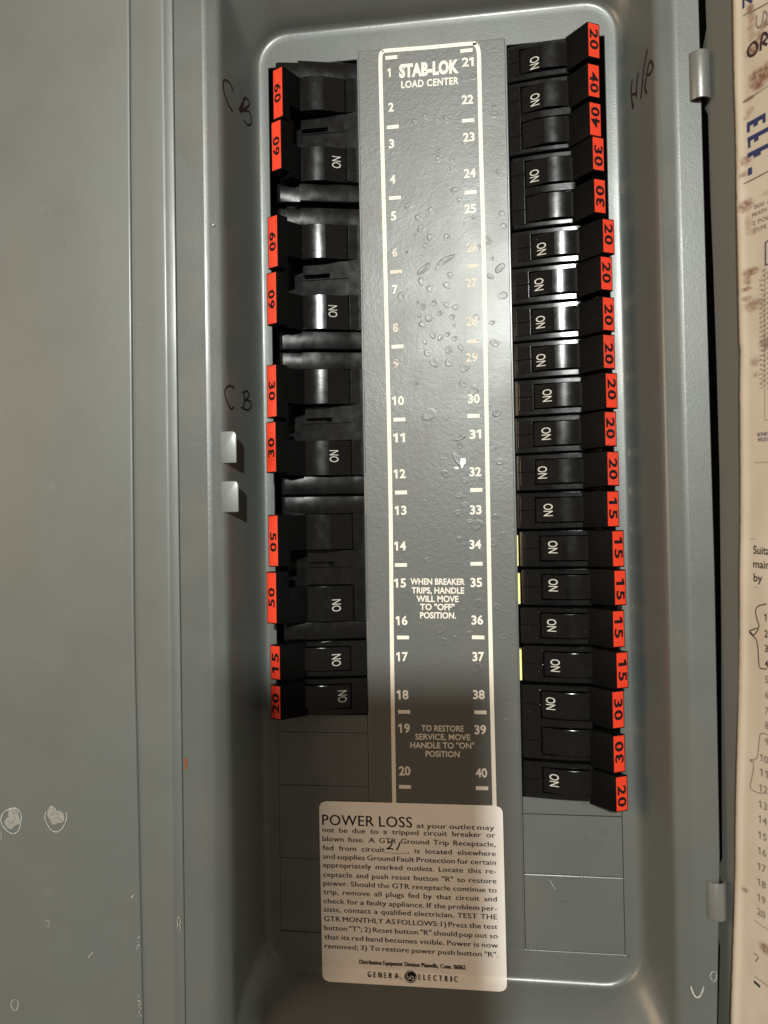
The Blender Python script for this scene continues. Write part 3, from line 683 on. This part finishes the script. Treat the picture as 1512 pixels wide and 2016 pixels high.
st_line('Distribution Equipment Division  Plainville, Conn. 06062', .208, .782, .891, 2.9, .03, 'address_line', .95)
st_line('G E N E R A', .253, .418, .9635, 4.0, .04, 'maker_name', .8); st_line('E L E C T R I C', .530, .738, .963, 4.0, .04, 'maker_name', .8)
q_ = MB()
for fx, fy in ((.430, .937), (.428, .950), (.4315, .962), (.437, .963)): 
    p = SP(fx, fy, TW); q_.quad(*[(p.x + a, p.y + b, p.z) for a, b in ((-.3, -.35), (.3, -.35), (.3, .35), (-.3, .35))])
drape(q_, .95); obj('worn_letter', q_, M['greyink'], sticker, smooth=False, recalc=False)
# round monogram
q_ = MB(); cc = SP(.4855, .9475, TW); rad = 4.35
q_.quad(*[tuple(cc + Vector((rad * math.cos(k / 32 * math.tau), rad * math.sin(k / 32 * math.tau), 0))) for k in range(32)]); drape(q_, .95)
mono = obj('monogram', q_, M['ink'], sticker, smooth=False, recalc=False)
q_ = MB(); cz = cc + Vector((0, 0, .20))
def arcp(cx, cy, r, a0, a1, n=14, ry=None): return [tuple(cz + Vector((cx + r * math.cos(R(a0 + (a1 - a0) * k / n)), cy + (ry or r) * math.sin(R(a0 + (a1 - a0) * k / n)), 0))) for k in range(n + 1)]
ribbon(q_, arcp(0, 0, 3.75, 0, 360, 40), .28)
ribbon(q_, arcp(-.9, .3, 1.25, 40, 330, 18, 1.5), .36); ribbon(q_, arcp(-1.2, -1.1, 1.1, 90, 420, 18, .9), .3)
ribbon(q_, arcp(1.1, .9, .85, 0, 280, 14), .34); ribbon(q_, arcp(1.1, -.9, 1.05, 110, -190, 16), .36); ribbon(q_, arcp(.1, 1.2, .5, -60, 200, 10), .28)
for k in range(4): ribbon(q_, arcp(2.9 * math.cos(R(45 + 90 * k)), 2.9 * math.sin(R(45 + 90 * k)), .7, 90 * k - 100, 90 * k + 120, 8), .2)
drape(q_, .95); obj('monogram_script', q_, M['sticker'], sticker, smooth=False, recalc=False)
# handwritten 21
q_ = MB()
def zp(x, y): return tuple(at(620 + x / 3.877, 1560 + y / 3.877, .95 + .1))
pz = lambda pts: [tuple((Vector(zp(x, y)).x, Vector(zp(x, y)).y, 1.08)) for x, y in pts]
ribbon(q_, smoothpts(pz([(555, 388), (580, 378), (588, 392), (572, 415), (550, 432), (575, 428), (600, 436)])), .85); ribbon(q_, smoothpts(pz([(650, 380), (638, 412), (622, 442)])), .85)
obj('handwritten_number', q_, M['ink'], sticker, smooth=False, recalc=False)
# ================================================================== DOOR with hinge barrels and paper directory
P0 = at(1400, 600, 38.0); Dd = Vector((.505, 0, .863)).normalized(); Nd = Vector((-Dd.z, 0, Dd.x))
def door_hit(px, py, off=0.0):
    o, d = ray(px, py); p0 = P0 + Nd * off; t = (p0 - o).dot(Nd) / d.dot(Nd); return o + d * t
def DP(t, v, off=0.0): p = P0 + Dd * t + Nd * off; return Vector((p.x, v, p.z))
def tv(px, py, off=0.0): p = door_hit(px, py, off); return (p - P0).dot(Dd), p.y
dr = empty('panel_door', P0.x, 0, P0.z); tag(dr, 'dark grey steel panel door standing open at the right edge', 'door'); DO = (P0.x, 0, P0.z)
edge = [(1389, 0), (1391, 55), (1384, 95), (1384, 205), (1394, 226), (1399, 400), (1404, 520), (1411, 720), (1417, 940), (1420, 1250), (1421, 1500), (1422, 1690), (1408, 1722), (1408, 1822), (1418, 1865), (1414, 2016)]
ev = [tv(x, y) for x, y in edge]; ev = [(ev[0][0], 400)] + ev + [(ev[-1][0], -500)]
lf = MB(); front = [DP(t, v) for t, v in ev]; back = [DP(t, v, -1.4) for t, v in ev]; far = [DP(330, v) for t, v in ev]; farb = [DP(330, v, -1.4) for t, v in ev]
lf.grid([far, front, back, farb]); lf.grid([farb, far]); obj('door_leaf', lf, M['door'], dr, DO, ang=40)
def hinge(px0, px1, py0, py1):
    a = at(px0, py0, 44); b = at(px1, py1, 44); r_o = (b.x - a.x) / 2; cu = (a.x + b.x) / 2; cw = 41.0; n_ = 20
    va, vb = at(0, py0, 46).y if 0 else a.y - 1.0, b.y + 1.0
    m_ = MB(); arc_o = [(cu + r_o * math.cos(R(-35 + 240 * k / n_)), cw + .95 * r_o * math.sin(R(-35 + 240 * k / n_))) for k in range(n_ + 1)]
    ri = r_o - 1.3; arc_i = [(cu + ri * math.cos(R(-35 + 240 * k / n_)), cw + .95 * ri * math.sin(R(-35 + 240 * k / n_))) for k in range(n_ + 1)]
    m_.extrude(arc_o + arc_i[::-1], vb, va)
    obj('hinge_barrel', m_, M['hinge'], cover, bev=.25, ang=40)
hinge(1357, 1402, 100, 196); hinge(1391, 1433, 1733, 1815)
# paper directory
pe = [(1443, -30), (1443.5, 60), (1446, 200), (1449, 330), (1451, 430), (1453, 520), (1454.5, 640), (1455.5, 675), (1457.5, 690), (1456.5, 760), (1457.3, 940), (1456.3, 1080), (1455, 1240), (1452, 1400), (1449.5, 1520), (1446.5, 1700), (1443, 1850), (1439, 2016), (1437, 2060)]
pv = [tv(x, y, .8) for x, y in pe]; pv.sort(key=lambda q: -q[1])
def pedge(v):
    for a, b in zip(pv, pv[1:]):
        if b[1] <= v <= a[1]: k = (a[1] - v) / (a[1] - b[1]); return a[0] + (b[0] - a[0]) * k
    return pv[0][0] if v > pv[0][1] else pv[-1][0]
stains = [(1478, 20, 4, 14, .9), (1481, 35, 4, 16, .6), (1480, 55, 4, 14, .5), (1481, 72, 4, 8, .6), (1507, 48, 7, 7, .8), (1494, 66, 6, 4, .5), (1486, 96, 9, 12, .9), (1500, 72, 7, 9, .7), (1512, 135, 14, 12, .9), (1500, 155, 13, 14, .95), (1487, 150, 7, 12, .8), (1496, 168, 8, 8, .9), (1475, 195, 6, 5, .8), (1477, 219, 5, 7, .5), (1471, 231, 4, 5, .4), (1470, 315, 6, 9, .7), (1466, 344, 5, 5, .75), (1470, 405, 8, 12, .8), (1475, 440, 4, 18, .4), (1485, 455, 4, 8, .4), (1479, 535, 8, 8, .95), (1473, 552, 4, 12, .7), (1471, 570, 5, 5, .8), (1472, 588, 4, 6, .8), (1484, 600, 9, 12, .7), (1510, 675, 8, 12, .8), (1487, 712, 5, 9, .55), (1488, 738, 3, 5, .5), (1508, 380, 4, 5, .4), (1467, 1752, 3.4, 4.5, .85), (1508, 1868, 7, 10, .9), (1476, 458, 4, 6, .3)]
SV = [(*tv(x, y, .8), a * .36 / .5, b * .33, k) for x, y, a, b, k in stains]
nT, nV = 70, 900; pm = MB(); vtop, vbot = 330, -430
from mathutils import noise as mnoise
rows_ = []; sval = []
def pedge2(v): return pedge(v) + .35 * mnoise.noise(Vector((0, v * .18, 3))) + .12 * mnoise.noise(Vector((0, v * .9, 3)))
def poff(t, v):
    return 1.1 + .7 * mnoise.noise(Vector((t * .03, v * .012, 0))) + .25 * mnoise.noise(Vector((t * .1, v * .03, 5))) + .9 * math.exp(-((t - pedge(v) - 3) / 2.6) ** 2)
def onpaper(mb_):
    out = []
    for p in mb_.v:
        p = Vector(p); t = (p - P0).dot(Dd); q = DP(t, p.y, poff(t, p.y) + .14); out.append(tuple(q))
    mb_.v = out
for j in range(nV + 1):
    v = vtop + (vbot - vtop) * j / nV; e = pedge2(v); row = []
    for i in range(nT + 1):
        t = e + 62 * (i / nT); off = poff(t, v); row.append(tuple(DP(t, v, off if i else .35)))
        q = 0
        for (st_, sv_, a, b, k) in SV:
            if abs(sv_ - v) < b * 2.4 and abs(st_ - t) < a * 2.6:
                d2 = ((t - st_) / a) ** 2 + ((v - sv_) / b) ** 2; d2 *= 1 + .7 * mnoise.noise(Vector((t * .8, v * .8, 1)))
                q = max(q, k * min(1, max(0, 1.2 - d2)) * (.75 + .6 * mnoise.noise(Vector((t * .5, v * .5, 9)))))
        sval.append(max(0.0, min(1.0, q)))
    rows_.append(row)
pm.grid(rows_)
paper = obj('circuit_directory', pm, M['paper'], None, recalc=False, ang=80)
tag(paper, 'yellowed paper circuit directory with rust-brown stains on the open door', 'paper sheet')
at_ = paper.data.attributes.new('stain', 'FLOAT', 'POINT'); at_.data.foreach_set('value', sval)
OFFP = 1.3
def ptext(s, p0, p1, cap, m='ink', bold=.0, name='printed_text', rot=None):
    """p0-p1: baseline in the picture; set on the paper surface"""
    a = door_hit(*p0, OFFP); b = door_hit(*p1, OFFP); A = (b - a).normalized(); A = Vector((A.x, A.y, A.z)); 
    if rot is None: Bv = -(A.cross(Nd)).normalized() if False else Nd.cross(A).normalized()
    q_ = MB(); text(q_, s, a, A, Bv, (b - a).length, cap, bold)
    onpaper(q_); return obj(name, q_, M[m], paper, smooth=False, recalc=False)
def pline(p0, p1, wd_, m='greyink', name='ruled_line'):
    q_ = MB(); ribbon(q_, [door_hit(*p0, OFFP), door_hit(*p1, OFFP)], wd_, up=Nd); onpaper(q_); return obj(name, q_, M[m], paper, smooth=False, recalc=False)
def pstroke(strokes, wd_, m='ink', name='pen_mark'):
    q_ = MB()
    for pts in strokes: ribbon(q_, [door_hit(p.x, p.y, OFFP) for p in smoothpts([(x, y, 0) for x, y in pts], 5)], wd_, up=Nd)
    onpaper(q_); return obj(name, q_, M[m], paper, smooth=False, recalc=False)
K = .00075
def sl(y): return (y - 990) * K
def rowtext(s, x, y, wpx, cap, m='ink', bold=.0, name='printed_text'): return ptext(s, (x, y), (x + wpx, y + sl(y) * wpx), cap, m, bold, name)
rowtext('N 3', 1462, 17, 42, 6.5, 'navy', .03, 'bold_lettering'); pline((1464, 31), (1530, -4), .6)
pstroke([[(1490, 30), (1489, 45), (1492, 54), (1499, 50), (1502, 35), (1504, 20)]], .9, 'greyink', 'bold_lettering')
pstroke([[(1506, 22), (1511, 30), (1507, 44), (1513, 48)]], .9, 'greyink', 'bold_lettering')
pstroke([[(1481, 85), (1474, 95), (1473, 105), (1478, 110), (1488, 105), (1492, 92), (1487, 83), (1481, 85)]], 1.5, 'marker', 'bold_lettering')
pstroke([[(1498, 100), (1501, 70), (1508, 66), (1512, 74), (1503, 84), (1512, 88)]], 1.5, 'marker', 'bold_lettering')
pline((1462, 202), (1530, 158), .5)
# big blue capitals set sideways
def bigc(boxes, name='blue_capital'):
    q_ = MB()
    for (x0, y0, x1, y1, kx) in boxes:   # slanted quads: left edge x0 y0..y1, right edge x1 shifted by the slope
        d_ = sl((y0 + y1) / 2) * (x1 - x0)
        q_.quad(*[tuple(door_hit(*p, OFFP)) for p in ((x0, y1), (x1, y1 + d_), (x1, y0 + d_), (x0, y0))])
    onpaper(q_); obj(name, q_, M['navy'], paper, smooth=False, recalc=False)
bigc([(1470, 242, 1507, 251, 0), (1470, 250, 1476, 262, 0), (1483, 238, 1492, 250, 0), (1501, 227, 1507, 243, 0)])
bigc([(1471, 271, 1514, 280, 0), (1472, 279, 1477, 292, 0), (1484, 268, 1493, 280, 0)])
bigc([(1471, 302, 1514, 311, 0), (1483, 297, 1497, 311, 0)])
bigc([(1472, 332, 1480, 346, 0)])
pline((1464, 362), (1530, 327), .5)
for s, x, y, w_ in (('800 A', 1484, 412, 34), ('MAIN L', 1481, 427, 38), ('2 POLE', 1481, 444, 40), ('TYPE', 1482, 459, 27)): rowtext(s, x, y, w_, 2.3, 'greyink', .01)
q_ = MB(); ribbon(q_, [door_hit(*p, OFFP) for p in ((1530, 462), (1507, 477), (1507, 522), (1530, 510))], .8, up=Nd); obj('blue_box_outline', q_, M['navy'], paper, smooth=False, recalc=False)
# faint tables of fine print, set sideways
for c_, (x, y0, y1) in enumerate(((1494, 550, 765), (1500, 530, 760), (1508, 535, 765))):
    seg = '5 4 7 1 2 9 8 3 6 0 4 5 2 8 1 7 3 6 9 4 2 5 8 1'
    ptext(seg, (x, y0), (x + 1, y1), 2.0, 'greyink', .0, 'fine_print')
pline((1505, 528), (1505, 828), .25); pline((1505, 828), (1530, 824), .3)
for s, x, y, w_ in (('BOND', 1491, 859, 20), ('REQUIRED', 1492, 869, 36)): rowtext(s, x, y, w_, 2.0, 'navy', .01)
pline((1485, 911), (1530, 908.5), .25); pline((1476, 1061), (1530, 1064), .25); pline((1484, 1156), (1530, 1162), .3)
rowtext('Suitable', 1483, 1090, 54, 4.6, 'ink', .012); rowtext('main', 1483, 1117, 33, 4.4, 'ink', .012); rowtext('by', 1484, 1144, 18, 4.4, 'ink', .012)
ny = [1222, 1254, 1283, 1313, 1344, 1374, 1405, 1434, 1466, 1498, 1526, 1557, 1589, 1618, 1649, 1680, 1711, 1742, 1772, 1800]
for i, y in enumerate(ny):
    s = str(i + 1); x = 1506 if i < 9 else 1495 - (i - 10) * .55; wd_ = 6.5 if i < 9 else 16
    rowtext(s, x, y, wd_ if s != '1' else 4, 4.0, 'greyink' if i > 3 else 'ink', .012, 'printed_number')
pstroke([[(1510, 1189), (1494, 1193), (1488, 1203), (1491, 1220), (1494, 1235), (1475, 1243), (1488, 1258), (1492, 1275), (1493, 1300), (1496, 1315), (1510, 1317)], [(1476, 1243), (1484, 1250), (1494, 1238)]], .62)
pstroke([[(1512, 1447), (1498, 1444), (1494, 1455), (1492, 1478), (1488, 1494), (1476, 1496), (1483, 1507), (1480, 1530), (1477, 1550), (1490, 1560), (1503, 1562)], [(1476, 1496), (1486, 1500)]], .55, 'greyink')
pline((1484, 1812), (1530, 1843), .4); pstroke([[(1483, 1877), (1492, 1884), (1487, 1893)]], .7, 'greyink'); pstroke([[(1484, 1932), (1496, 1943)]], 1.6, 'ink'); pline((1485, 1922), (1530, 1955), .5)
# ================================================================== unseen stand-in slab, added behind the lens to throw the soft lower-left shadow
tb = empty('shadow_blocker', -28, -108, 552); tag(tb, 'dark slab added out of view behind the camera, throwing the soft shadow at lower left', 'shadow_blocker')
t_ = MB(); t_.box(-105, 49, -230, 14, 548, 556); obj('blocker_slab', t_, M['blocker'], tb, org=(-28, -108, 552), bev=3, seg=3)
t_ = MB(); t_.extrude([(28 + 7 * math.cos(k / 20 * math.tau), 546.9 + 0 * k) for k in range(2)] + [(21, 548.2), (35, 548.2)], -10, -2) if False else t_.box(26, 38, -16, -4, 546.6, 548.4)
obj('blocker_bump', t_, M['dark'], tb, org=(-28, -108, 552), bev=1)
